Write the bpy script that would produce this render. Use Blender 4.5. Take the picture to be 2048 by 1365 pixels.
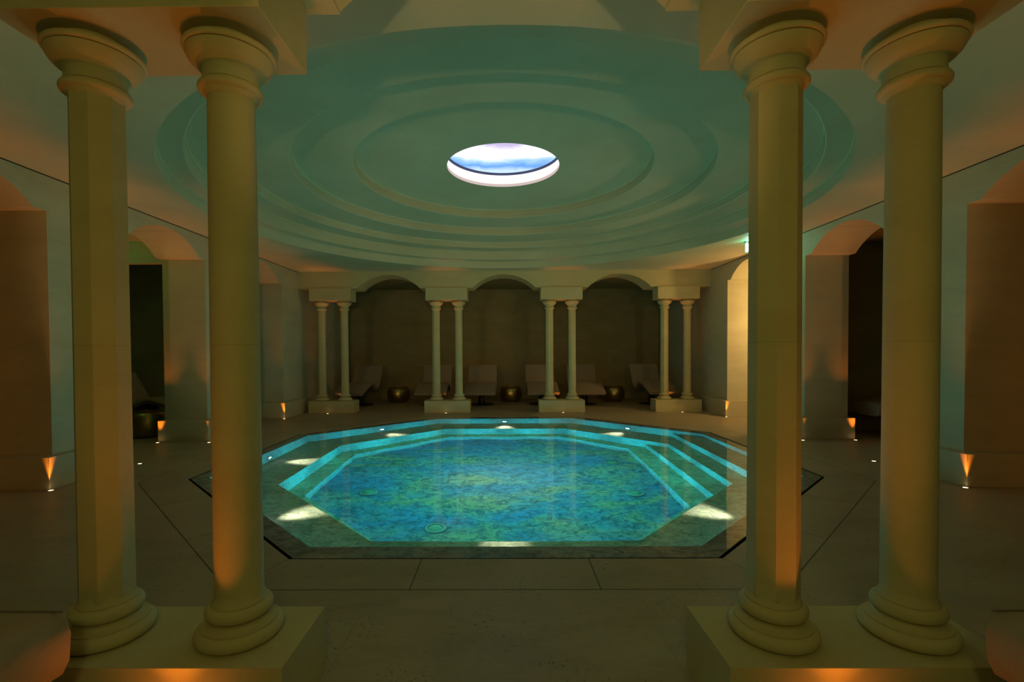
import bpy, bmesh, math, random
from mathutils import Vector, Matrix
random.seed(4)
sc = bpy.context.scene
for o in list(bpy.data.objects): bpy.data.objects.remove(o)
COL = sc.collection
PI = math.pi

# ------------------------------------------------------------------ camera, world, exposure
F = 954.517
cam_d = bpy.data.cameras.new('camera')
cam = bpy.data.objects.new('camera', cam_d); COL.objects.link(cam)
cam_d.sensor_fit = 'HORIZONTAL'; cam_d.sensor_width = 36.0
cam_d.lens = F / 2048 * 36.0
cam_d.shift_x = (1024 - 1001.2785) / 2048
cam_d.shift_y = (723.4367 - 682.5) / 2048
cam_d.clip_start = 0.02; cam_d.clip_end = 100
yaw, pitch, roll = .0077, -.0198, -.0053
cam.matrix_world = (Matrix.Translation((.0019, 0, 1.5)) @ Matrix.Rotation(yaw, 4, 'Z')
                    @ Matrix.Rotation(pitch, 4, 'X') @ Matrix.Rotation(PI/2, 4, 'X') @ Matrix.Rotation(roll, 4, 'Z'))
sc.camera = cam
w = bpy.data.worlds.new('world'); sc.world = w; w.use_nodes = True
w.node_tree.nodes['Background'].inputs[0].default_value = (0, 0, 0, 1)
w.node_tree.nodes['Background'].inputs[1].default_value = 0
vs = sc.view_settings
sc.display_settings.display_device = 'sRGB'
vs.view_transform = 'Standard'; vs.look = 'None'; vs.exposure = 0.0; vs.gamma = 1.0; vs.use_curve_mapping = False
cy = sc.cycles
cy.use_denoising = True
try: cy.denoiser = 'OPENIMAGEDENOISE'
except Exception: pass
cy.max_bounces = 10; cy.diffuse_bounces = 5; cy.glossy_bounces = 4; cy.transmission_bounces = 8
cy.caustics_refractive = True; cy.caustics_reflective = False
cy.sample_clamp_indirect = 20.0; cy.blur_glossy = 0.5
cy.use_light_tree = True

WARM = (1.0, 0.25, 0.02)

def lamp(name, kind, loc, energy, color, direction=None, size=60, blend=.5, radius=.01, parent=None):
    d = bpy.data.lights.new(name, kind); d.energy = energy; d.color = color
    if kind == 'SPOT':
        d.spot_size = math.radians(size); d.spot_blend = blend; d.shadow_soft_size = radius
    elif kind == 'POINT':
        d.shadow_soft_size = radius
    elif kind == 'AREA':
        d.shape = 'DISK'; d.size = size
    o = bpy.data.objects.new(name, d); COL.objects.link(o); o.location = loc
    if direction is not None:
        o.rotation_euler = Vector(direction).to_track_quat('-Z', 'Y').to_euler()
    if parent: o.parent = parent
    return o

CY = 7.232                      # centre of pool and dome
# added coloured lamps inside the basin, without fixtures
lamp('pool_green_fill', 'AREA', (0, CY, -.10), 14, (.03, 1.0, .22), (0, 0, -1), size=5.6)
lamp('pool_blue_fill', 'AREA', (0, CY, -.86), 24, (.0, .96, 1.0), (0, 0, -1), size=4.4)
lamp('pool_centre_fill', 'SPOT', (.05, CY-.1, -.12), 8, (1, .75, 0), (0, 0, -1), size=100, blend=1, radius=.05)
for k in range(16):
    a = k*PI/8
    lamp('pool_riser_fill', 'SPOT', (.25*math.cos(a), CY+.25*math.sin(a), -.64), 190, (.03, .80, .80),
         (math.cos(a), math.sin(a), -.02), size=46, blend=.5, radius=.05)
for sx in (-1, 1):
    for sy in (-1, 1):
        lamp('pool_bounce_fill', 'SPOT', (1.7*sx, CY+1.7*sy, .03), 16, (.40, 1.0, .54), (0, 0, 1), size=170, blend=.5, radius=0)  # added green lamps at the water surface, standing in for pool bounce
# added fill lamp behind the camera in the near lounge
lamp('rear_hall_fill', 'POINT', (0, -.65, 2.3), 18.00, (0.9, 1.0, 0.3), radius=.15)
for sx in (-1, 0, 1):
    lamp('rear_hall_spot_fill', 'SPOT', (2.9*sx, -.65, 2.2), 150, (1.0, .66, .26), (.1*sx, 12.4, 1.0), size=48, blend=.55, radius=.05)  # added unseen spots through the arches, brightening dome risers and far arcade
lamp('left_lounge_green_fill', 'POINT', (-6.7, 7.1, 3.2), 3.2, (.32, 1.0, .16), radius=.05)  # added green lamp standing in for an unseen exit sign
# unseen lamps added in the side lounges, no fixtures
lamp('unseen_lounge_lamp', 'POINT', (6.35, 9.9, 2.3), 97.50, (1.0, 0.654, 0.223), radius=.1)
lamp('unseen_lounge_lamp', 'POINT', (-7.0, 3.4, 1.2), 9.0, (1.0, .30, .02), radius=.1)
lamp('unseen_lounge_lamp', 'POINT', (7.0, 3.4, 1.2), 9.0, (1.0, .30, .02), radius=.1)

# ------------------------------------------------------------------ node helpers / materials
def new_mat(name):
    m = bpy.data.materials.new(name); m.use_nodes = True
    nt = m.node_tree; nt.nodes.clear()
    out = nt.nodes.new('ShaderNodeOutputMaterial')
    return m, nt, out
class N:
    def __init__(s, nt): s.nt = nt
    def link(s, v, sock):
        if isinstance(v, bpy.types.NodeSocket): s.nt.links.new(v, sock)
        else: sock.default_value = v
    def m(s, op, a, b=0.0, c=None, clamp=False):
        n = s.nt.nodes.new('ShaderNodeMath'); n.operation = op; n.use_clamp = clamp
        s.link(a, n.inputs[0]); s.link(b, n.inputs[1])
        if c is not None: s.link(c, n.inputs[2])
        return n.outputs[0]
    def coord(s, out='Object'):
        n = s.nt.nodes.new('ShaderNodeTexCoord'); return n.outputs[out]
    def pos(s):
        n = s.nt.nodes.new('ShaderNodeNewGeometry'); return n.outputs['Position']
    def mapping(s, v, scale=(1,1,1), loc=(0,0,0), rot=(0,0,0)):
        n = s.nt.nodes.new('ShaderNodeMapping'); s.link(v, n.inputs[0])
        n.inputs['Scale'].default_value = scale; n.inputs['Location'].default_value = loc; n.inputs['Rotation'].default_value = rot
        return n.outputs[0]
    def noise(s, v, scale, detail=4, rough=.55, dist=0):
        n = s.nt.nodes.new('ShaderNodeTexNoise'); s.link(v, n.inputs['Vector'])
        n.inputs['Scale'].default_value = scale; n.inputs['Detail'].default_value = detail
        n.inputs['Roughness'].default_value = rough; n.inputs['Distortion'].default_value = dist
        return n.outputs[0]
    def sep(s, v):
        n = s.nt.nodes.new('ShaderNodeSeparateXYZ'); s.link(v, n.inputs[0]); return n.outputs
    def comb(s, x, y, z):
        n = s.nt.nodes.new('ShaderNodeCombineXYZ'); s.link(x, n.inputs[0]); s.link(y, n.inputs[1]); s.link(z, n.inputs[2]); return n.outputs[0]
    def ramp(s, f, stops):
        n = s.nt.nodes.new('ShaderNodeValToRGB'); s.link(f, n.inputs[0])
        e = n.color_ramp.elements
        while len(e) < len(stops): e.new(.5)
        for i, (p, c) in enumerate(stops): e[i].position = p; e[i].color = (*c, 1)
        return n.outputs[0]
    def mix(s, f, a, b, mode='MIX'):
        n = s.nt.nodes.new('ShaderNodeMix'); n.data_type = 'RGBA'; n.blend_type = mode
        s.link(f, n.inputs[0])
        for v, i in ((a, 6), (b, 7)):
            s.link(v if isinstance(v, bpy.types.NodeSocket) else (*v, 1), n.inputs[i])
        return n.outputs[2]
    def bump(s, h, strength=.2, dist=.01):
        n = s.nt.nodes.new('ShaderNodeBump'); n.inputs['Strength'].default_value = strength
        n.inputs['Distance'].default_value = dist; s.link(h, n.inputs['Height']); return n.outputs[0]
    def bsdf(s, out, color, rough=.6, metal=0, normal=None, spec=.5):
        n = s.nt.nodes.new('ShaderNodeBsdfPrincipled')
        s.link(color if isinstance(color, bpy.types.NodeSocket) else (*color, 1), n.inputs['Base Color'])
        s.link(rough, n.inputs['Roughness']); n.inputs['Metallic'].default_value = metal
        n.inputs['Specular IOR Level'].default_value = spec
        if normal is not None: s.link(normal, n.inputs['Normal'])
        s.nt.links.new(n.outputs[0], out.inputs[0]); return n

def stone(name, ca, cb, rough=.75, joints=None, scale=1.0, bump=.12):
    m, nt, out = new_mat(name); n = N(nt); p = n.pos()
    a = n.noise(n.mapping(p, (1, 1, 2.6)), 1.3*scale, 6, .62, .4)
    b = n.noise(p, 38*scale, 4, .6)
    c = n.ramp(n.m('ADD', n.m('MULTIPLY', a, .8), n.m('MULTIPLY', b, .2)), [(.32, ca), (.68, cb)])
    h = b
    if joints:
        z = n.sep(p)[2]
        f = n.m('ABSOLUTE', n.m('SUBTRACT', n.m('FRACT', n.m('DIVIDE', n.m('SUBTRACT', z, joints[0]), joints[1])), .5))
        j = n.m('GREATER_THAN', f, .5-.003/joints[1])
        c = n.mix(n.m('MULTIPLY', j, .35), c, tuple(x*.72 for x in ca))
    n.bsdf(out, c, rough, normal=n.bump(h, bump, .004), spec=.3)
    return m

M_WALL = stone('limestone wall', (.54, .48, .33), (.66, .59, .42), joints=(.36, .61))
M_COL = stone('limestone column', (.56, .46, .25), (.66, .56, .32), joints=(.30, 1.235))
M_BLOCK = stone('limestone block', (.54, .46, .26), (.65, .56, .33))
M_CEIL = stone('polished plaster', (.58, .53, .37), (.68, .63, .46), rough=.6, scale=.8)
M_ALC_SHADE = stone('shaded limestone wall', (.28, .215, .10), (.37, .29, .15), joints=(.36, .61))  # darkened copy of the wall limestone, lounge shade put into its colour
M_ALC2 = M_WALL

def pool_stone(name, ca, cb, cc, vein, big=1.0):
    m, nt, out = new_mat(name); n = N(nt); p = n.pos()
    a = n.noise(n.mapping(p, (.8, 1.5, 1.5)), 1.1, 5, .6, .6)
    b = n.noise(n.mapping(p, (1, 1.25, 1.4)), 8, 9, .75, 1.0)
    c = n.noise(n.mapping(p, (1, 1.4, 1.6)), 24, 6, .7, .5)
    col = n.ramp(a, [(.40, ca), (.50, cb), (.62, cc)])
    col = n.mix(n.ramp(b, [(.40, (1,1,1)), (.56, (0,0,0))]), col, vein)
    col = n.mix(n.m('MULTIPLY', n.ramp(c, [(.34, (1,1,1)), (.46, (0,0,0))]), .7), col, tuple(x*.6 for x in vein))
    n.bsdf(out, col, .5, normal=n.bump(b, .15, .01), spec=.2)
    return m
M_POOL = pool_stone('pool stone', (.50, .48, .32), (.62, .60, .40), (.56, .54, .34), (.28, .28, .20))
M_PFLOOR_LIT = pool_stone('pool floor lit stone', (.14, .42, .78), (.26, .50, .62), (.60, .60, .36), (.10, .19, .26))  # blue and green patches put the coloured pool light into the stone
M_RISER_LIT = pool_stone('pool riser lit stone', (.40, .60, .72), (.50, .66, .74), (.46, .62, .66), (.22, .34, .42))  # pool stone made paler and bluer to carry the cyan light on risers
M_COPING = pool_stone('coping stone', (.46, .46, .40), (.56, .55, .48), (.50, .49, .42), (.22, .22, .19))

# floor: octagonal ring of slabs round the pool, large slabs beyond
def floor_mat():
    m, nt, out = new_mat('limestone floor'); n = N(nt); p = n.pos()
    s = n.sep(p); x = s[0]; y = n.m('SUBTRACT', s[1], CY)
    best = None; line = None
    ps = []
    for k in range(4):
        a = k*PI/4; ca, sa = math.cos(a), math.sin(a)
        pk = n.m('ABSOLUTE', n.m('ADD', n.m('MULTIPLY', x, ca), n.m('MULTIPLY', y, sa)))
        tk = n.m('ABSOLUTE', n.m('ADD', n.m('MULTIPLY', x, -sa), n.m('MULTIPLY', y, ca)))
        ps.append((pk, tk))
    od = ps[0][0]
    for pk, _ in ps[1:]: od = n.m('MAXIMUM', od, pk)
    ring = n.m('LESS_THAN', od, 4.25)
    jl = n.m('LESS_THAN', n.m('ABSOLUTE', n.m('SUBTRACT', od, 4.25)), .0045)
    for pk, tk in ps:
        here = n.m('GREATER_THAN', pk, n.m('SUBTRACT', od, .0005))
        j = n.m('LESS_THAN', n.m('ABSOLUTE', n.m('SUBTRACT', tk, .605)), .0035)
        mi = n.m('LESS_THAN', n.m('ABSOLUTE', n.m('SUBTRACT', tk, n.m('MULTIPLY', pk, .41421))), .0022)
        j = n.m('MULTIPLY', n.m('MULTIPLY', n.m('MAXIMUM', j, mi), here), ring)
        jl = n.m('MAXIMUM', jl, j)
    def grid(v, off, per, wd):
        f = n.m('ABSOLUTE', n.m('SUBTRACT', n.m('FRACT', n.m('DIVIDE', n.m('SUBTRACT', v, off), per)), .5))
        return n.m('GREATER_THAN', f, .5-wd/per)
    g = n.m('MAXIMUM', grid(x, -.83, 1.66, .0016), grid(s[1], 2.98, .83, .0016))
    g = n.m('MULTIPLY', g, n.m('SUBTRACT', 1.0, ring))
    a = n.noise(n.mapping(p, (1, 2.2, 1)), 1.1, 7, .62, .8)
    b = n.noise(n.mapping(p, (1, 1.6, 1)), 22, 6, .7)
    c = n.ramp(n.m('ADD', n.m('MULTIPLY', a, .7), n.m('MULTIPLY', b, .3)), [(.33, (.34, .27, .18)), (.66, (.48, .39, .27))])
    sp = n.m('MULTIPLY', n.ramp(n.noise(p, 46, 3, .6), [(.34, (1,1,1)), (.39, (0,0,0))]), n.ramp(n.noise(p, 2.6, 2), [(.50, (0,0,0)), (.58, (1,1,1))]))
    c = n.mix(n.m('MULTIPLY', sp, .8), c, (.08, .065, .045))
    c = n.mix(n.m('MULTIPLY', g, .40), c, (.16, .13, .10))
    c = n.mix(n.m('MULTIPLY', jl, .93), c, (.02, .016, .012))
    r = n.m('ADD', .34, n.m('MULTIPLY', a, .2))
    n.bsdf(out, c, r, normal=n.bump(b, .06, .003), spec=.4)
    return m
M_FLOOR = floor_mat()

def simple(name, c, rough=.5, metal=0, spec=.5, nscale=0):
    m, nt, out = new_mat(name); n = N(nt)
    col = c
    if nscale:
        a = n.noise(n.coord(), nscale, 4, .6)
        col = n.mix(a, tuple(x*.75 for x in c), tuple(min(1, x*1.2) for x in c))
    n.bsdf(out, col, rough, metal, spec=spec); return m
def emit(name, c, s):
    m, nt, out = new_mat(name)
    e = nt.nodes.new('ShaderNodeEmission'); e.inputs[0].default_value = (*c, 1); e.inputs[1].default_value = s
    nt.links.new(e.outputs[0], out.inputs[0]); return m
M_BLACK = simple('shadow gap black', (.012, .010, .008), .8)
M_IRON = simple('black powder coated metal', (.02, .018, .016), .45, .6)
M_STEEL = simple('brushed steel', (.45, .42, .38), .35, 1.0)
M_BRONZE = simple('hammered bronze', (.42, .31, .12), .34, 1.0, nscale=14)
M_INLET = simple('green glass inlet', (.25, .42, .30), .12, .3)
M_UPLENS = emit('warm lamp lens', (1.0, .62, .30), 5)
M_PLENS = emit('white pool lamp lens', (.86, .93, 1.0), 14)
M_EXIT = emit('exit sign green face', (.10, .95, .50), 3.0)
M_EXITW = emit('exit sign white figure', (.75, 1.0, .88), 14)

def weave():
    m, nt, out = new_mat('woven lounger cover'); n = N(nt); c = n.coord()
    s = n.sep(c)
    u = n.m('SINE', n.m('MULTIPLY', n.m('ADD', s[0], s[1]), 520)); v = n.m('SINE', n.m('MULTIPLY', n.m('SUBTRACT', s[0], n.m('ADD', s[1], s[2])), 520))
    h = n.m('MULTIPLY', u, v)
    col = n.mix(n.m('ADD', n.m('MULTIPLY', h, .3), .5), (.30, .225, .165), (.44, .345, .265))
    n.bsdf(out, col, .75, normal=n.bump(h, .35, .002), spec=.3); return m
M_LOUNGE = weave()
M_SHELL = simple('lounger shell', (.20, .15, .11), .5, nscale=6)

def water():
    m, nt, out = new_mat('pool water'); n = N(nt)
    g = nt.nodes.new('ShaderNodeBsdfGlass'); g.inputs['IOR'].default_value = 1.333; g.inputs['Roughness'].default_value = 0.0
    g.inputs['Color'].default_value = (.96, 1, .985, 1)
    h = n.noise(n.mapping(n.pos(), (1, .7, 1)), 2.2, 2, .5)
    g_n = n.bump(h, .012, .05); nt.links.new(g_n, g.inputs['Normal'])
    nt.links.new(g.outputs[0], out.inputs[0]); return m
M_WATER = water()

def sky():
    m, nt, out = new_mat('backlit sky picture'); n = N(nt); p = n.coord()
    s = n.sep(p)
    r = n.m('SQRT', n.m('ADD', n.m('MULTIPLY', s[0], s[0]), n.m('MULTIPLY', s[1], s[1])))
    cl = n.noise(n.mapping(p, (1.6, 1.6, 1)), 1.1, 5, .5, .5)
    # blue towards the far rim, lilac cloud towards the near rim, white between
    far = n.ramp(n.m('ADD', n.m('ADD', s[1], n.m('MULTIPLY', n.m('MULTIPLY', s[0], s[0]), .25)), n.m('MULTIPLY', n.m('SUBTRACT', cl, .5), .6)),
                 [(.40, (1.0, 1.0, 1.0)), (.60, (.34, .58, .92)), (.76, (.13, .34, .78)), (.95, (.55, .72, .92))])
    nearf = n.ramp(n.m('ADD', n.m('SUBTRACT', n.m('SUBTRACT', .55, s[1]), n.m('MULTIPLY', n.m('MULTIPLY', s[0], s[0]), .6)), n.m('MULTIPLY', n.m('SUBTRACT', cl, .5), .5)),
                   [(.36, (0, 0, 0)), (.62, (1, 1, 1))])
    c = n.mix(n.m('MULTIPLY', nearf, .95), far, (.50, .42, .68))
    e = nt.nodes.new('ShaderNodeEmission'); nt.links.new(c, e.inputs[0]); e.inputs[1].default_value = 1.25
    nt.links.new(e.outputs[0], out.inputs[0]); return m
M_SKY = sky()
M_REVEAL = emit('white reveal with painted glow', (1.0, .95, .90), 1.1)  # reveal wall made emissive to look lit from above
M_LIP = emit('softly lit rim', (.78, .62, .58), .85)  # emission stands in for light falling on the rim
M_GAP = emit('blue grey rim in sky glow', (.10, .12, .24), .6)  # sky glow on the ring painted as weak emission

# ------------------------------------------------------------------ mesh helpers
class MB:
    def __init__(s): s.v = []; s.f = []
    def add(s, vs, fs):
        b = len(s.v); s.v += [tuple(v) for v in vs]; s.f += [tuple(i+b for i in f) for f in fs]; return s
    def box(s, x0, x1, y0, y1, z0, z1):
        vs_ = [(x, y, z) for z in (z0, z1) for y in (y0, y1) for x in (x0, x1)]
        return s.add(vs_, [(0,2,3,1),(4,5,7,6),(0,1,5,4),(2,6,7,3),(0,4,6,2),(1,3,7,5)])
    def lathe(s, prof, seg=64, c=(0, 0), rot=0.0, cap0=True, cap1=True, segs=None):
        n = seg; vs_ = []
        for r, z in prof:
            for i in range(n):
                a = rot+2*PI*i/n; vs_.append((c[0]+r*math.cos(a), c[1]+r*math.sin(a), z))
        fs = []
        for k in range(len(prof)-1):
            for i in range(n):
                j = (i+1) % n; fs.append((k*n+i, k*n+j, (k+1)*n+j, (k+1)*n+i))
        if cap0: fs.append(tuple(range(n))[::-1])
        if cap1: fs.append(tuple((len(prof)-1)*n+i for i in range(n)))
        return s.add(vs_, fs)
    def prism(s, poly, z0, z1, top=True, bottom=True):
        n = len(poly); vs_ = [(x, y, z0) for x, y in poly]+[(x, y, z1) for x, y in poly]
        fs = [(i, (i+1) % n, n+(i+1) % n, n+i) for i in range(n)]
        if bottom: fs.append(tuple(range(n))[::-1])
        if top: fs.append(tuple(range(n, 2*n)))
        return s.add(vs_, fs)
    def ring(s, pa, za, pb, zb):       # strip between two polygons of equal count
        n = len(pa); vs_ = [(x, y, za) for x, y in pa]+[(x, y, zb) for x, y in pb]
        return s.add(vs_, [(i, (i+1) % n, n+(i+1) % n, n+i) for i in range(n)])
    def build(s, name, mat, parent=None, angle=35, bevel=0, loc=None, flip=False, recalc=True, bseg=2):
        me = bpy.data.meshes.new(name); me.from_pydata(s.v, [], s.f); me.update()
        bm = bmesh.new(); bm.from_mesh(me)
        bmesh.ops.remove_doubles(bm, verts=bm.verts, dist=1e-5)
        if recalc: bmesh.ops.recalc_face_normals(bm, faces=bm.faces)
        if flip: bmesh.ops.reverse_faces(bm, faces=bm.faces)
        ca = math.radians(angle)
        for f in bm.faces: f.smooth = True
        for e in bm.edges:
            if len(e.link_faces) == 2: e.smooth = e.calc_face_angle(0) < ca
            else: e.smooth = False
        bm.to_mesh(me); bm.free()
        me.materials.append(mat)
        o = bpy.data.objects.new(name, me); COL.objects.link(o)
        if bevel:
            b = o.modifiers.new('bevel', 'BEVEL'); b.width = bevel; b.segments = bseg; b.limit_method = 'ANGLE'; b.angle_limit = math.radians(40)
            b.harden_normals = False
        if parent: o.parent = parent
        if loc: o.location = loc
        return o
def tag(o, label=None, cat=None, group=None, kind=None):
    if label: o['label'] = label
    if cat: o['category'] = cat
    if group: o['group'] = group
    if kind: o['kind'] = kind
    return o
def struct(o, label): return tag(o, label, kind='structure')
def empty(name, loc, rz=0):
    o = bpy.data.objects.new(name, None); COL.objects.link(o); o.location = loc; o.rotation_euler = (0, 0, rz)
    o.empty_display_size = .1; return o
def children(o): return [c for c in bpy.data.objects if c.parent == o]
def copy_tree(o, parent=None):
    c = o.copy(); COL.objects.link(c)
    if parent:
        c.parent = parent
    for ch in children(o): copy_tree(ch, c)
    return c

def octagon(ap, default=None):
    """8 apothems (angles 0,45,..) -> vertices of the polygon round (0,CY)"""
    if not isinstance(ap, (list, tuple)): ap = [ap]*8
    out = []
    for k in range(8):
        a, b = k*PI/4, ((k+1) % 8)*PI/4
        m = Matrix(((math.cos(a), math.sin(a)), (math.cos(b), math.sin(b))))
        v = m.inverted() @ Vector((ap[k], ap[(k+1) % 8]))
        out.append((v.x, v.y+CY))
    return out
def clip_x(poly, x0):                 # keep x > x0
    out = []
    for i in range(len(poly)):
        a, b = poly[i], poly[(i+1) % len(poly)]
        if a[0] >= x0: out.append(a)
        if (a[0]-x0)*(b[0]-x0) < 0:
            t = (x0-a[0])/(b[0]-a[0]); out.append((x0, a[1]+t*(b[1]-a[1])))
    return out

# ------------------------------------------------------------------ room dimensions
W = 5.117; WO = 5.85; XO = 8.6; Y0 = -.85; Y1 = 15.2
ZS = 3.11; ZC = 3.51; ZP = .295; ZB = 2.795
C1, C2, CH = 1.4238, 4.3071, .285
HALF = .765; RISE = .315
ARCR = (HALF*HALF+RISE*RISE)/(2*RISE)
YF = 11.80

# ---- floor with octagonal opening
def rect_from_octagon(mb, inner, z, x0, x1, y0, y1):
    outer = []
    for (x, y) in inner:
        dx, dy = x, y-CY
        t = min((x1 if dx > 0 else -x0)/abs(dx) if dx else 1e9, ((y1-CY) if dy > 0 else (CY-y0))/abs(dy) if dy else 1e9)
        outer.append((dx*t, CY+dy*t))
    n = len(inner)
    for i in range(n):
        a, b = outer[i], outer[(i+1) % n]
        pts = [inner[i], a]
        for c in ((x0, y0), (x1, y0), (x1, y1), (x0, y1)):
            # corner lying between the two outer points
            def on(p, q, c): 
                aa = math.atan2(p[1]-CY, p[0]); bb = math.atan2(q[1]-CY, q[0]); cc = math.atan2(c[1]-CY, c[0])
                d1 = (cc-aa) % (2*PI); d2 = (bb-aa) % (2*PI); return 0 < d1 < d2
            if on(a, b, c): pts.append(c)
        pts += [b, inner[(i+1) % n]]
        mb.add([(x, y, z) for x, y in pts], [tuple(range(len(pts)))])
A0 = 3.80
fl = MB(); rect_from_octagon(fl, octagon(A0), 0, -XO, XO, Y0, Y1)
fl.ring(octagon(A0), 0, octagon(A0), -.06)
floor = fl.build('floor', M_FLOOR, recalc=False)
bm = bmesh.new(); bm.from_mesh(floor.data)
for f in bm.faces:
    if f.normal.z < -.5: f.normal_flip()
bm.to_mesh(floor.data); bm.free()
struct(floor, 'honed limestone floor with slab ring around the octagonal pool')

# ---- ceiling: flat field with round opening and stepped dome
ce = MB()
seg = 160
circ = [(4.262*math.cos(2*PI*i/seg), CY+4.262*math.sin(2*PI*i/seg)) for i in range(seg)]
rect_from_octagon(ce, circ, ZC, -XO, XO, Y0, Y1)
Rs = [4.262, 4.01, 3.60, 2.94, 2.16]; Zs = [ZC, 3.665, 3.85, 3.975, 4.125, 4.275]
prof = [(4.262, ZC)]
for i, R in enumerate(Rs):
    z0, z1 = Zs[i], Zs[i+1]; Rn = Rs[i+1] if i < 4 else .84
    prof += [(R, z1-.03), (R-.008, z1-.03), (R-.008, z1-.012), (R-.02, z1)] 
    prof += [(Rn+.012, z1), (Rn, z1+.008)] if i < 4 else [(.84, z1)]
ce.lathe(prof, seg, (0, CY), cap0=False, cap1=False)
ceiling = ce.build('ceiling', M_CEIL, recalc=False, angle=28)
bm = bmesh.new(); bm.from_mesh(ceiling.data)
for f in bm.faces:
    c = f.calc_center_median(); inward = Vector((-c.x, CY-c.y, 0)).normalized()*.5+Vector((0, 0, -1))
    if f.normal.dot(inward) < 0: f.normal_flip()
bm.to_mesh(ceiling.data); bm.free()
struct(ceiling, 'plaster ceiling with five stepped rings rising to a round rooflight')

# ---- skylight
sk = empty('skylight', (0, CY, 4.275))
R = .84
m = MB(); m.lathe([(R, 0), (R, .045), (R+.03, .045)], 96, cap0=False, cap1=False); m.build('rim', M_LIP, sk)
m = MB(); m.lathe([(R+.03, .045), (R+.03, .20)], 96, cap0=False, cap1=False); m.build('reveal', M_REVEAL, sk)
m = MB(); m.lathe([(R+.03, .20), (R+.01, .20), (R+.01, .235), (R+.10, .235)], 96, cap0=False, cap1=False); m.build('shadow_ring', M_GAP, sk)
m = MB(); m.lathe([(R+.2, .30), (R+.2, .31)], 96); m.build('sky_panel', M_SKY, sk)
m = MB(); m.lathe([(R+.2, .235), (R+.2, .33)], 96, cap0=False, cap1=True); m.build('housing', M_BLACK, sk)
tag(sk, 'round glowing skylight with blue and white cloudy sky at the top of the dome', 'skylight')

# ---- arched walls
def arch_strip(mb, c, t0, t1, horizontal, zt):
    """spandrel above one arched opening centred at c (along the wall), wall thickness t0..t1"""
    n = 28; a0 = math.asin(HALF/ARCR); pts = []
    for i in range(n+1):
        a = -a0+2*a0*i/n; pts.append((c+ARCR*math.sin(a), ZS+RISE-ARCR+ARCR*math.cos(a)))
    for i in range(n):
        (u0, z0), (u1, z1) = pts[i], pts[i+1]
        P = [(u0, z0), (u1, z1), (u1, zt), (u0, zt)]
        f = (lambda u, t, z: (u, t, z)) if horizontal else (lambda u, t, z: (t, u, z))
        vs_ = [f(u, t0, z) for u, z in P]+[f(u, t1, z) for u, z in P]
        fs = [(0,1,2,3), (7,6,5,4), (0,4,5,1), (3,2,6,7)]
        if i == 0: fs.append((0,3,7,4))
        if i == n-1: fs.append((1,5,6,2))
        mb.add(vs_, fs)
def side_wall(sx):
    mb = MB(); lo, hi = sorted((sx*W, sx*WO))
    cs = [4.42, 7.245, 10.07]; hw = .918
    edges = [Y0]
    hn = 1.02
    for c in cs: edges += [c-hn, c+hw]
    edges.append(Y1)
    for i in range(0, len(edges), 2): mb.box(lo, hi, edges[i], edges[i+1], 0, ZC)
    for c in cs:
        mb.box(lo, hi, c-hn, c-HALF, ZS, ZC); mb.box(lo, hi, c+HALF, c+hw, ZS, ZC)
        arch_strip(mb, c, lo, hi, False, ZC)
    return mb, edges
def fixed(mb, name, mat, label, **k):
    # pieces butt together: keep every piece closed, drop doubled faces inside the wall
    o = mb.build(name, mat, **k); return struct(o, label)
mbL, EDG = side_wall(-1); fixed(mbL, 'wall_left', M_WALL, 'limestone wall left of the pool with three arched openings')
mbR, _ = side_wall(1); fixed(mbR, 'wall_right', M_WALL, 'limestone wall right of the pool with three arched openings')
def arcade(name, y0, y1, label):
    mb = MB(); cs = [-(C1+C2)/2, 0, (C1+C2)/2]
    e = [-W]
    for c in cs: e += [c-HALF, c+HALF]
    e.append(W)
    for i in range(0, len(e), 2): mb.box(e[i], e[i+1], y0, y1, ZS-.012, ZC)
    for c in cs: arch_strip(mb, c, y0, y1, True, ZC)
    return fixed(mb, name, M_BLOCK, label)
arcade('wall_far_arcade', YF+.05, YF+.72, 'three-arched limestone wall carried by the far columns')
arcade('wall_near_arcade', 1.66, 2.28, 'arched limestone wall over the near columns')
m = MB(); m.box(-W, W, Y1, Y1+.1, 0, ZC); struct(m.build('wall_back', M_ALC_SHADE), 'shade-coloured limestone wall behind the far loungers')
m = MB(); m.box(-XO, XO, Y0-.1, Y0, 0, ZC); struct(m.build('wall_front', M_ALC_SHADE), 'wall behind the viewpoint')
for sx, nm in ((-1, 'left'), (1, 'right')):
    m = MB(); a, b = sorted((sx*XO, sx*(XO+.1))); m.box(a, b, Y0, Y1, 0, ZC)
    struct(m.build('wall_outer_'+nm, M_ALC_SHADE), 'shade-coloured end wall of the '+nm+' side lounge')
    # header wall at the back of the openings on the left, plain partitions between lounges
    a, b = sorted((sx*WO, sx*XO))
    m = MB()
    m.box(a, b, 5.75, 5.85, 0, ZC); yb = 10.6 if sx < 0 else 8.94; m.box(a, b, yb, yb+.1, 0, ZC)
    struct(m.build('wall_partition_'+nm, M_ALC_SHADE), 'partition walls between the '+nm+' side lounges')
m = MB(); m.box(-XO, -WO, 8.17, 8.30, 3.055, ZC)
struct(m.build('wall_lintel_left', M_WALL), 'flat stone lintel over the dark doorway inside the left lounge')
m = MB(); m.box(-XO, -WO, 5.85, 8.17, 3.43, 3.47); struct(m.build('ceiling_left_lounge', M_WALL), 'low ceiling inside the middle left lounge')
m = MB(); m.box(-W, W, YF+.72, Y1, ZC-.02, ZC-.002); struct(m.build('ceiling_far_lounge', M_ALC_SHADE), 'shade-coloured ceiling panel over the far loungers')  # extra panel whose dark colour paints the shade in
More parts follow.
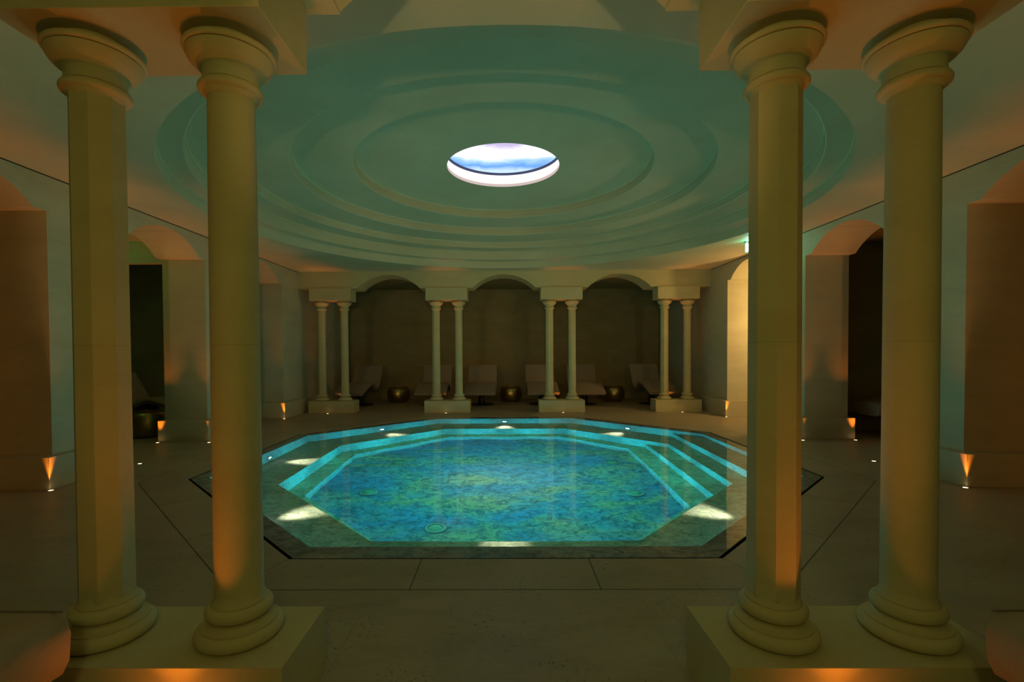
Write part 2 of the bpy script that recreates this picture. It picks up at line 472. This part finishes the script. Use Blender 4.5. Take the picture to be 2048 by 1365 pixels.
for sx, nm in ((-1, 'left'), (1, 'right')):
    a, b = sorted((sx*WO, sx*XO)); m = MB(); m.box(a, b, Y0, Y1, ZC-.02, ZC-.002); struct(m.build('ceiling_side_lounge_'+nm, M_ALC_SHADE), 'shade-coloured ceiling of the '+nm+' side lounge')  # dark sheet under the main ceiling, shade in its colour
# black strips painting in the shadow gap between side walls and ceiling
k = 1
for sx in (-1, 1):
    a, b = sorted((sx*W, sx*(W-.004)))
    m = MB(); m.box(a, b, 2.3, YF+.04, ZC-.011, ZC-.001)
    struct(m.build('shadow_strip_%d' % k, M_BLACK), 'thin black shadow line where wall meets ceiling'); k += 1

# ---- baseboards: stone socle round every pier
for sx, nm in ((-1, 'left'), (1, 'right')):
    m = MB(); p = .14
    for i in range(0, len(EDG), 2):
        y0, y1 = EDG[i], EDG[i+1]
        a, b = sorted((sx*(W-.095), sx*(WO+.03)))
        m.box(a, b, y0-(p if i else -.02), y1+(p if i < len(EDG)-2 else -.02), 0, .362)
    struct(m.build('baseboard_'+nm, M_WALL, bevel=.003), 'low stone socle around the '+nm+' piers')

# ------------------------------------------------------------------ swimming pool
pool = empty('swimming_pool', (0, CY, 0))
def pl(mb, name, mat, **k):
    mb.v = [(x, y-CY, z) for x, y, z in mb.v]
    o = mb.build(name, mat, pool, **k)
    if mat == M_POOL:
        o.data.materials.append(M_RISER_LIT)
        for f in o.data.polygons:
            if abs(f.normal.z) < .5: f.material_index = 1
    return o
#        E     NE    N     NW    W     SW    S     SE
LIP = [3.60, 3.57, 3.53, 3.57, 3.60, 3.585, 3.545, 3.585]
BEN = [2.89, 2.885, 2.83, 2.885, 2.90, 2.885, 2.82, 2.885]
SEC = [2.25, 2.60, 2.56, 2.60, 2.61, 2.60, 2.55, 2.60]
PL, PB, P2 = octagon(LIP), octagon(BEN), octagon(SEC)
ZL = -.034; ZW = -.004; ZE = -.010; AC = 3.764; H1, H2, H3 = -.68, -1.24, -1.50
m = MB(); m.ring(octagon(AC), ZE, PL, ZL)
pl(m, 'coping', M_COPING, recalc=False)
m = MB(); m.ring(octagon(3.80), -.055, octagon(AC), -.055); m.ring(octagon(AC), -.055, octagon(AC), ZE); m.ring(octagon(3.7995), -.055, octagon(3.7995), -.012); pl(m, 'overflow_slot', M_BLACK, recalc=False)
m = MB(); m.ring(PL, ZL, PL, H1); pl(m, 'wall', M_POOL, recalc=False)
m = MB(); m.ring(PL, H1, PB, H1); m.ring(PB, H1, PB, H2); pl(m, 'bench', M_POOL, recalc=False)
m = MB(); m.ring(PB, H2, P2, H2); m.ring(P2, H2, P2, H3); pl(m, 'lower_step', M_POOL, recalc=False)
inner = octagon([x-.002 for x in LIP])
m = MB(); m.prism(clip_x(inner, 3.19), H1, -.34); pl(m, 'entry_step', M_POOL)
inner = octagon([x-.002 for x in BEN])
m = MB(); m.prism(clip_x(inner, 2.58), H2, -.96); pl(m, 'entry_step', M_POOL)
m = MB(); m.add([(x, y, H3) for x, y in P2], [tuple(range(8))]); pl(m, 'basin_floor', M_PFLOOR_LIT, recalc=False)
tag(pool, 'sunken octagonal stone pool with submerged benches and steps', 'pool')
m = MB(); po = octagon(AC); m.add([(x, y-CY, 0) for x, y in po], [tuple(range(8))])
wt = m.build('pool_water', M_WATER, recalc=False, loc=(0, CY, ZW))
tag(wt, 'still clear turquoise water filling the octagonal pool', 'water')

# round inlets on the basin floor
inl = empty('pool_inlet', (0, 0, 0))
m = MB(); m.lathe([(.125, 0), (.125, .02), (.115, .03), (.095, .03), (.095, .02)], 40, cap1=False); m.build('ring', M_STEEL, inl)
m = MB(); m.lathe([(.095, .004), (.093, .02), (.07, .036), (.035, .046), (.001, .048)], 40); m.build('dome', M_INLET, inl)
for i, (x, y, lab) in enumerate(((-.81, 5.50, 'round pool inlet on the basin floor nearest the viewer'),
        (1.79, 6.53, 'round pool inlet on the basin floor beside the lower right steps'),
        (1.81, 8.01, 'round pool inlet on the basin floor toward the far right'),
        (-1.80, 8.06, 'round pool inlet on the basin floor toward the far left'),
        (-1.90, 6.59, 'round pool inlet on the basin floor at left, middle of the left pair'))):
    o = inl if i == 0 else copy_tree(inl)
    o.location = (x, y, H3+.001); tag(o, lab, 'pool inlet', 'inlets on the pool floor')

# white lights in the pool walls
pj = empty('pool_light', (0, 0, 0))
m = MB(); m.lathe([(.058, 0), (.058, .012), (.046, .016), (.044, .006)], 32, cap1=False); m.build('bezel', M_STEEL, pj)
m = MB(); m.lathe([(.044, .004), (.040, .012), (.001, .014)], 32); m.build('lens', M_PLENS, pj)
names = {1: 'white pool light in the far right slanting wall', 2: 'white pool light in the middle of the far wall', 3: 'white pool light in the far left slanting wall',
         4: 'white pool light in the left wall of the pool', 5: 'white pool light in the near left slanting wall', 6: 'white pool light in the near wall below the viewer',
         7: 'white pool light in the near right slanting wall'}
first = True
for k in range(1, 8):
    a = k*PI/4; d = Vector((math.cos(a), math.sin(a), 0)); ap = LIP[k]
    o = pj if first else copy_tree(pj); first = False
    z = -.44
    o.location = Vector((0, CY, z))+d*(ap-.001)
    o.rotation_euler = (-d).to_track_quat('Z', 'Y').to_euler()
    tag(o, names[k], 'pool light', 'lights in the pool walls')
    sp = Vector((0, CY, z))+d*(ap-.05)
    lamp('pool_light_beam', 'SPOT', sp, 75, (.95, 1.0, .84), -d+Vector((0, 0, -.42)), size=46, blend=1, radius=.04)

# ------------------------------------------------------------------ floor uplights
ul = empty('floor_uplight', (0, 0, 0))
m = MB(); m.lathe([(.034, -.002), (.034, .003), (.024, .004), (.023, .0015)], 28, cap1=False); m.build('bezel', M_STEEL, ul)
m = MB(); m.lathe([(.023, .0), (.022, .004), (.001, .005)], 28); m.build('lens', M_UPLENS, ul)
ups = []
def side_name(s): return 'left' if s < 0 else 'right'
for s in (-1, 1):
    ups += [(s*4.985, 5.175, 'warm floor uplight at the corner of the nearest %s pier' % side_name(s), 1),
            (s*4.966, 6.43, 'warm floor uplight near the left column, at the near side of the middle %s arch' % side_name(s) if s < 0 else 'warm floor uplight beside the outer right column, near side of the middle right arch', 1),
            (s*4.965, 7.95, 'warm floor uplight at the outer corner of the middle %s pier' % side_name(s), 1),
            (s*5.835, 7.95, 'warm floor uplight at the inner corner of the middle %s pier, deeper in the opening' % side_name(s), 1),
            (s*4.985, 9.24, 'warm floor uplight on the near side of the farthest %s arch' % side_name(s), 1),
            (s*5.015, 10.80, 'warm floor uplight at the far jamb of the last %s arch' % side_name(s), 1),
            (s*4.985, 3.68, 'warm floor uplight beside the nearest %s arch, near the viewer' % side_name(s), 1)]
nm4 = {-C2: 'far left', -C1: 'left of centre', C1: 'right of centre', C2: 'far right'}
for x in (-C2, -C1, C1, C2):
    ups.append((x*1.012, 11.70, 'warm floor uplight in front of the %s plinth of the far arcade' % nm4[x], 2))
    ups.append((x*1.02, 12.60, 'warm floor uplight behind the %s plinth of the far arcade' % nm4[x], 3))
for x, n_ in ((-C1, 'left'), (C1, 'right')):
    ups.append((x*.88, 1.66, 'warm floor uplight in front of the near %s plinth' % n_, 4))
    ups.append((x, 2.36, 'warm floor uplight on the pool side of the near %s plinth' % n_, 5))
first = True
for x, y, lab, kind in ups:
    o = ul if first else copy_tree(ul); first = False
    o.location = (x, y, .002); tag(o, lab, 'floor light', 'small round uplights set in the floor')
    e = {1: 63, 2: 85, 3: 20, 4: 17, 5: 27}[kind]
    lamp('uplight_beam', 'SPOT', (x, y, .012), e, WARM, (0, 0, 1), size={1: 42, 2: 25, 3: 66, 4: 70, 5: 54}[kind], blend=1, radius=.012)
    if kind == 4: lamp('uplight_spill', 'SPOT', (x, y, .014), 3.5, WARM, (0, 0, 1), size=135, blend=1, radius=.02)

# ------------------------------------------------------------------ columns, plinths, impost blocks
def torus_prof(r0, zc, h, n=10):
    return [(r0-h/2+h/2*math.cos(a), zc+h/2*math.sin(a)) for a in [-PI/2+PI*i/n for i in range(n+1)]]
def make_column(name, facets):
    root = empty(name, (0, 0, 0)); z0 = 0
    # heights relative to the plinth top; total 2.5
    base = [(.150, 0)]+torus_prof(.173, .031, .062)+[(.148, .062), (.148, .068)]
    base += [(.134, .070), (.121, .076), (.116, .084), (.118, .092)]
    base += torus_prof(.132, .124, .060)+[(.108, .155), (.107, .160)]
    base += [(.102, .168), (.0975, .180), (.0950, .200)]
    m = MB(); m.lathe(base, 72, cap1=True); m.build('base', M_COL, root, angle=40)
    sh = []
    if facets:
        r = .092/math.cos(PI/8)
        m = MB(); m.lathe([(r+.003, .175), (r+.001, 1.0), (r-.001, 2.30)], 8, rot=PI/8); m.build('shaft', M_COL, root, angle=20, bevel=.002)
    else:
        m = MB(); m.lathe([(.0955, .19), (.0945, .6), (.0935, 1.4), (.0915, 2.0), (.090, 2.27), (.094, 2.30)], 64); m.build('shaft', M_COL, root, angle=40)
    cap = [(.092, 2.262), (.100, 2.272), (.104, 2.279)]+torus_prof(.124, 2.299, .036)
    cap += [(.112, 2.319), (.111, 2.325), (.106, 2.329), (.1055, 2.368), (.110, 2.374)]
    cap += [(.121, 2.379), (.137, 2.390), (.152, 2.405), (.162, 2.422), (.165, 2.431), (.166, 2.435), (.158, 2.436), (.158, 2.439)]
    cap += torus_prof(.177, 2.452, .026)+[(.155, 2.467), (.118, 2.468), (.114, 2.474), (.114, 2.5)]
    m = MB(); m.lathe(cap, 72); m.build('capital', M_COL, root, angle=40)
    return root
oct_col = make_column('column', True); rnd_col = make_column('column', False)
used_o = used_r = False
YN0, YN1 = 1.797, 2.241; YNC = 2.02
sets = []
sets.append((-C1, 'near left', YN0, YN1)); sets.append((C1, 'near right', YN0, YN1))
for x in (-C2, -C1, C1, C2): sets.append((x, nm4[x]+' far', YF, YF+.444))
for x, nm, y0, y1 in sets:
    yc = (y0+y1)/2
    near = nm.startswith('near')
    where = ('%s pair in the foreground' % nm) if near else ('%s pair of the far arcade' % nm.replace(' far', ''))
    m = MB(); m.box(-.567, .567, y0-yc, y1-yc, 0, ZP)
    o = m.build('plinth', M_BLOCK, bevel=.003, loc=(x, yc, 0)); tag(o, 'low rectangular limestone plinth under the '+where, 'plinth', 'plinths under the column pairs')
    m = MB(); m.box(-.515, .515, y0-yc, y1-yc, ZB, ZS-.013)
    o = m.build('impost_block', M_BLOCK, bevel=.003, loc=(x, yc, 0)); tag(o, 'rectangular limestone block on top of the '+where, 'stone block', 'blocks on the column pairs')
    for dx, fac in ((-CH, True), (CH, False)):
        if fac: o = copy_tree(oct_col) if used_o else oct_col; used_o = True
        else: o = copy_tree(rnd_col) if used_r else rnd_col; used_r = True
        o.location = (x+dx, yc, ZP)
        tag(o, ('left, eight-sided limestone column of the ' if fac else 'right, round-shafted limestone column of the ')+where, 'column',
            'foreground columns' if near else 'columns of the far arcade')

# ------------------------------------------------------------------ loungers
def smooth_path(pts, n=8):
    out = []
    P = [pts[0]]+pts+[pts[-1]]
    for i in range(1, len(P)-2):
        p0, p1, p2, p3 = [Vector(p) for p in P[i-1:i+3]]
        for j in range(n):
            t = j/n
            out.append(.5*((2*p1)+(-p0+p2)*t+(2*p0-5*p1+4*p2-p3)*t*t+(-p0+3*p1-3*p2+p3)*t**3))
    out.append(Vector(P[-2])); return out
def slab(path, t0, t1, wd, round_=.03, inset=0):
    """closed rounded slab following path (y,z), offset t0..t1 below the path normal, width wd"""
    n = len(path); top = []; bot = []
    for i, p in enumerate(path):
        d = (path[min(i+1, n-1)]-path[max(i-1, 0)]).normalized(); nn = Vector((-d.y, d.x))
        top.append(p+nn*t0); bot.append(p+nn*t1)
    mb = MB(); h = wd/2
    loop = top+bot[::-1]; L = len(loop)
    xs = [(-h, round_), (-h+round_*.3, round_*.3), (-h+round_, 0), (h-round_, 0), (h-round_*.3, round_*.3), (h, round_)]
    cen = [(top[i]+bot[i])/2 for i in range(n)]; cl = cen+cen[::-1]
    vs_ = []
    for x, sh in xs:
        for q, c in zip(loop, cl):
            v = c-q; l = v.length
            q2 = q+v.normalized()*min(sh, l*.9) if l > 1e-6 else q
            vs_.append((x, q2.x, q2.y))
    fs = []
    for k in range(len(xs)-1):
        for i in range(L):
            j = (i+1) % L; fs.append((k*L+i, k*L+j, (k+1)*L+j, (k+1)*L+i))
    for k in (0, len(xs)-1):
        for i in range(n-1):
            fs.append((k*L+i, k*L+i+1, k*L+L-2-i, k*L+L-1-i))
    return mb.add(vs_, fs)
def make_lounger(raised=False):
    root = empty('lounger', (0, 0, 0))
    legs_ = [(0, .605), (.35, .635), (.72, .67)] if raised else [(0, .41), (.35, .545), (.72, .655)]
    path = smooth_path(legs_+[(.93, .60), (1.13, .49), (1.27, .56), (1.42, .80), (1.56, 1.06), (1.60, 1.12)])
    m = slab(path, 0, -.23 if raised else -.065, .86, .07 if raised else .03); m.build('cushion', M_LOUNGE, root, angle=60)
    if raised:
        pm = MB(); pm.lathe([(.004, -.405), (.004, .405)], 8); pm.v = [(z, y+.004, .607+x) for x, y, z in pm.v]; pm.build('piping', M_SHELL, root, angle=60)
    m = slab([p for p in path[1:-2]], -.231 if raised else -.066, -.25 if raised else -.10, .5 if raised else .82, .012); m.build('shell', M_SHELL, root, angle=60)
    m = MB(); m.lathe([(.11, .012), (.10, .05), (.085, .20), (.085, .40), (.10, .46)], 32); m.v = [(x, y+.93, z) for x, y, z in m.v]; pe = m.build('pedestal', M_IRON, root, angle=50)
    m = MB(); m.lathe([(.36, 0), (.36, .012), (.34, .018), (.11, .022)], 48); m.v = [(x, y+.93, z) for x, y, z in m.v]; m.build('base_plate', M_IRON, pe, angle=50)
    return root
lg = make_lounger()
spots = [(-4.22, 12.76, -.09, 'beige upholstered lounger behind the far left column pair, foot turned outward'),
         (-1.99, 12.72, .0, 'beige upholstered lounger behind the left-of-centre column pair, left of the two there'),
         (-.655, 12.76, 0, 'beige upholstered lounger in the central far arch, left of the bronze drum table'),
         (1.055, 12.76, .0, 'beige upholstered lounger in the central far arch, right of the bronze drum table'),
         (2.29, 12.72, .01, 'beige upholstered lounger just right of the right-of-centre column pair'),
         (4.30, 12.74, .09, 'beige upholstered lounger behind the far right column pair, foot turned outward')]
first = True
for x, y, rz, lab in spots:
    o = lg if first else copy_tree(lg); first = False
    o.location = (x, y, 0); o.rotation_euler = (0, 0, rz); tag(o, lab, 'lounger', 'loungers behind the far arcade')
lr = None
for s, x, y, rz, lab in ((-1, -1.935, 1.63, PI, 'beige upholstered lounger at the bottom left corner, only its foot end in view'),
                 (1, 2.07, 1.63, PI, 'beige upholstered lounger at the bottom right corner, only its foot end in view')):
    o = make_lounger(True) if lr is None else copy_tree(lr); lr = lr or o
    o.location = (x, y, 0); o.rotation_euler = (0, 0, rz); tag(o, lab, 'lounger', 'loungers beside the viewpoint')
for x, y, rz, src, lab in ((-6.05, 9.42, PI/2, lg, 'dark lounger glimpsed through the middle left arch'),
                           (6.27, 8.46, -PI/2, lr, 'lounger foot glimpsed through the middle right arch')):
    o = copy_tree(src); o.location = (x, y, 0); o.rotation_euler = (0, 0, rz); tag(o, lab, 'lounger', 'loungers in the side lounges')
lamp('side_lounge_low_fill', 'POINT', (6.1, 7.35, .5), .5, (1.0, .42, .12), radius=.03)  # added lamp to pick out the right lounger, no fixture

# bronze drum tables
dr = empty('drum_table', (0, 0, 0))
body = [(.24, 0), (.26, .02), (.31, .10), (.335, .20), (.335, .28), (.31, .38), (.285, .435), (.27, .445)]
m = MB(); m.lathe(body, 64, cap1=False); m.build('body', M_BRONZE, dr, angle=50)
m = MB(); m.lathe([(.27, .445), (.262, .452), (.25, .446), (.25, .436), (.01, .436)], 64, cap0=False); m.build('tray_top', M_BRONZE, dr, angle=30)
first = True
for x, y, lab in ((-3.22, 14.45, 'bronze drum table between the far left and second far loungers'),
                  (.19, 14.45, 'bronze drum table in the middle of the central far arch'),
                  (3.30, 14.45, 'bronze drum table between the two rightmost far loungers'),
                  (-6.50, 8.62, 'dark bronze drum table beside the lounger in the left side lounge')):
    o = dr if first else copy_tree(dr); first = False
    o.location = (x, y, 0); tag(o, lab, 'side table', 'bronze drum tables')

# ------------------------------------------------------------------ exit sign hanging from the ceiling, upper right
ex = empty('exit_sign', (4.62, 8.9, ZC))
ex.rotation_euler = (0, 0, .35)
m = MB(); m.box(-.19, .19, -.012, .012, -.20, -.035); m.build('panel', M_EXIT, ex, bevel=.002)
m = MB(); m.box(-.19, -.125, -.016, -.0125, -.19, -.045); m.build('doorway_symbol', M_EXITW, ex)
m = MB(); m.box(-.01, .131, -.016, -.0125, -.125, -.105)
m.build('arrow_shaft', M_EXITW, ex)
m = MB(); m.add([(.13, -.016, -.085), (.175, -.016, -.115), (.13, -.016, -.145), (.13, -.0125, -.085), (.175, -.0125, -.115), (.13, -.0125, -.145)],
      [(0,1,2), (5,4,3), (0,3,4,1), (1,4,5,2), (2,5,3,0)])
m.build('arrow_head', M_EXITW, ex)
lamp('exit_sign_glow', 'POINT', (4.50, 8.74, ZC-.10), 3.5, (.12, 1.0, .62), radius=.03)
m = MB(); m.box(-.20, .20, -.022, .022, -.036, 0); m.build('housing', M_STEEL, ex, bevel=.003)
tag(ex, 'small bright green and white exit sign hanging from the ceiling beside the inner right column', 'exit sign')
